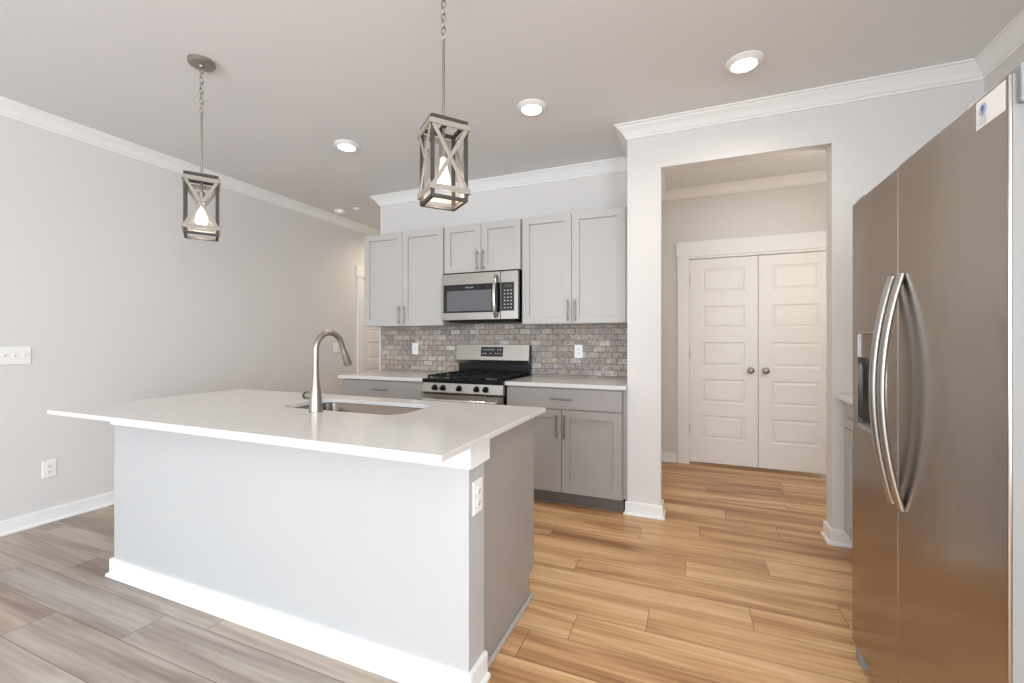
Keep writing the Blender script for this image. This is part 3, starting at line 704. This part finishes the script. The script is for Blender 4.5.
# ------------------------------------------------------------------ pendants
def pendant(cx, cy, yaw, label):
    t = thing('pendant_light', (cx, cy, H), label, 'pendant light', 'lantern pendants over the island')
    MB().lathe((cx, cy, H - .0005), (0, 0, -1), [(0, .064), (.016, .064), (.022, .058), (.024, .014), (.034, .012), (.036, .006), (.040, 0)], 32).build('canopy', 'nickel', t, smooth=40)
    # chain
    zt, zb = H - .036, 2.460; nl = 9; L = (zt - zb) / nl; mb = MB()
    for i in range(nl):
        zc = zt - (i + .5) * L; hl, hw = L * .5 + .0022, .0095; pts = []
        for j in range(16):
            a = 2 * math.pi * j / 16; q = hw * math.cos(a); zz = zc + hl * math.sin(a) * (1 if abs(math.sin(a)) > .5 else 1)
            pts.append((cx + (q if i % 2 else 0), cy + (0 if i % 2 else q), zz))
        mb.tube(pts, .0022, 6, closed=True)
    mb.build('chain', 'nickel', t, smooth=60)
    ZT, ZB, a = 2.113, 1.790, .0765
    MB().tube([(cx, cy, zb + .004), (cx, cy, ZT - .005)], .0055, 12).build('rod', 'nickel', t, smooth=50)
    u = Vector((math.cos(yaw), math.sin(yaw), 0)); v = Vector((-math.sin(yaw), math.cos(yaw), 0)); C0 = Vector((cx, cy, 0)); zv = Vector((0, 0, 1))
    fr_ = MB(); b = .0065
    for su in (-1, 1):
        for sv in (-1, 1): fr_.obox(C0 + u * su * (a - b) + v * sv * (a - b) + zv * (ZT + ZB) / 2, u * b, v * b, zv * (ZT - ZB) / 2)
    for z in (ZT - b, ZB + b):
        for s_ in (-1, 1):
            fr_.obox(C0 + v * s_ * (a - b) + zv * z, u * (a - 2 * b), v * b, zv * b); fr_.obox(C0 + u * s_ * (a - b) + zv * z, u * b, v * (a - 2 * b), zv * b)
    fr_.obox(C0 + zv * (ZT - b), u * (a - 2 * b), v * .010, zv * .003)
    fr_.build('frame', 'frame', t, bevel=.0008)
    # weathered wood straps on each of the four sides
    z1, z0 = ZT - .030, ZB + .040
    for nrm, al in ((u, v), (-u, v), (v, u), (-v, u)):
        mb = MB(); q = .0045
        for z in (z1, z0): mb.obox(C0 + nrm * (a + q) + zv * z, al * (a + .006), nrm * q * .95, zv * .0105)
        hx, hz = a - .006, (z1 - z0) / 2 - .006
        dl = math.hypot(hx, hz)
        for s_ in (-1, 1):
            d = (al * hx * s_ + zv * hz) / dl; pr = (al * hz - zv * hx * s_) / dl
            mb.obox(C0 + nrm * (a + q * (.55 if s_ > 0 else .25)) + zv * (z1 + z0) / 2, d * (dl - .004), nrm * q * .5, pr * .0078)
        mb.build('cross_brace', 'lath', t, bevel=.0006)
    MB().lathe((cx, cy, ZT - .008), (0, 0, -1), [(0, .006), (.07, .006), (.072, .017), (.125, .017), (.128, .010)], 16).build('socket', 'nickel', t, smooth=40)
    MB().lathe((cx, cy, 1.975), (0, 0, -1), [(0, .013), (.02, .014), (.045, .018), (.075, .027), (.095, .0295), (.112, .025), (.122, .013), (.126, 0)], 24).build('bulb', 'bulb', t, smooth=60)
    lamp('pendant_glow', 'POINT', (cx, cy, 1.80), 1.0, SOFT, shadow_soft_size=.03)
pendant(-2.455, 1.55, math.radians(-33), 'lantern pendant whose round ceiling canopy is in view, over the far end of the island')
pendant(-.940, 1.55, math.radians(-39), 'lantern pendant with chain running out of view, over the sink end near the cabinets')

# ------------------------------------------------------------------ ceiling fittings
def downlight(x, y, label, power, color=WARM, angle=2.9):
    t = thing('recessed_light', (x, y, H), label, 'ceiling light', 'recessed ceiling lights')
    MB().lathe((x, y, H - .0004), (0, 0, -1), [(0, .094), (.005, .0935), (.014, .080), (.020, .070), (.022, .064), (.0002, .063)], 36).build('trim_ring', 'plastic', t, smooth=40)
    MB().lathe((x, y, H - .018), (0, 0, -1), [(0, .0635), (.005, .063), (.008, .0)], 36).build('diffuser', 'led', t, smooth=40)
    lamp('downlight', 'SPOT', (x, y, H - .04), power, color, (0, 0, 0), spot_size=angle, spot_blend=1.0, shadow_soft_size=.06)
downlight(-2.465, 2.640, 'recessed ceiling light between the two pendants, nearest the long left wall', 22)
downlight(-.955, 2.660, 'recessed ceiling light above the counter, middle of the three', 22)
downlight(.265, 2.668, 'recessed ceiling light in front of the hallway opening', 22)
for x_, y_ in ((.45, .9), (.45, -1.2), (-1.8, -1.2)): downlight(x_, y_, 'recessed ceiling light of the living side behind the viewer', 22)
downlight(-3.5, 4.85, 'recessed ceiling light of the passage, hidden behind the kitchen wall', 42, (1.0, .86, .68))
t = thing('smoke_detector', (-3.785, 3.945, H), 'white round smoke detector on the ceiling near the crown moulding', 'smoke detector')
MB().lathe((-3.785, 3.945, H - .0005), (0, 0, -1), [(0, .066), (.010, .066), (.014, .058), (.030, .055), (.036, .046), (.037, 0)], 32).build('housing', 'plastic', t, smooth=35)
MB().lathe((-3.785, 3.945, H - .0375), (0, 0, -1), [(0, .012), (.003, .011), (.003, 0)], 16).build('test_button', 'plastic', t, smooth=35)
tag(MB().lathe((-3.546, 3.957, H - .0005), (0, 0, -1), [(0, .042), (.008, .042), (.016, .034), (.018, 0)], 28).build('ceiling_sensor', 'plastic', smooth=35), 'small white ceiling disc beside the smoke detector', 'ceiling disc')
# unseen fill light added in the hallway to brighten the double doors
lamp('hall_fill', 'POINT', (1.15, 3.5, 1.9), 10, WARM, shadow_soft_size=.12)
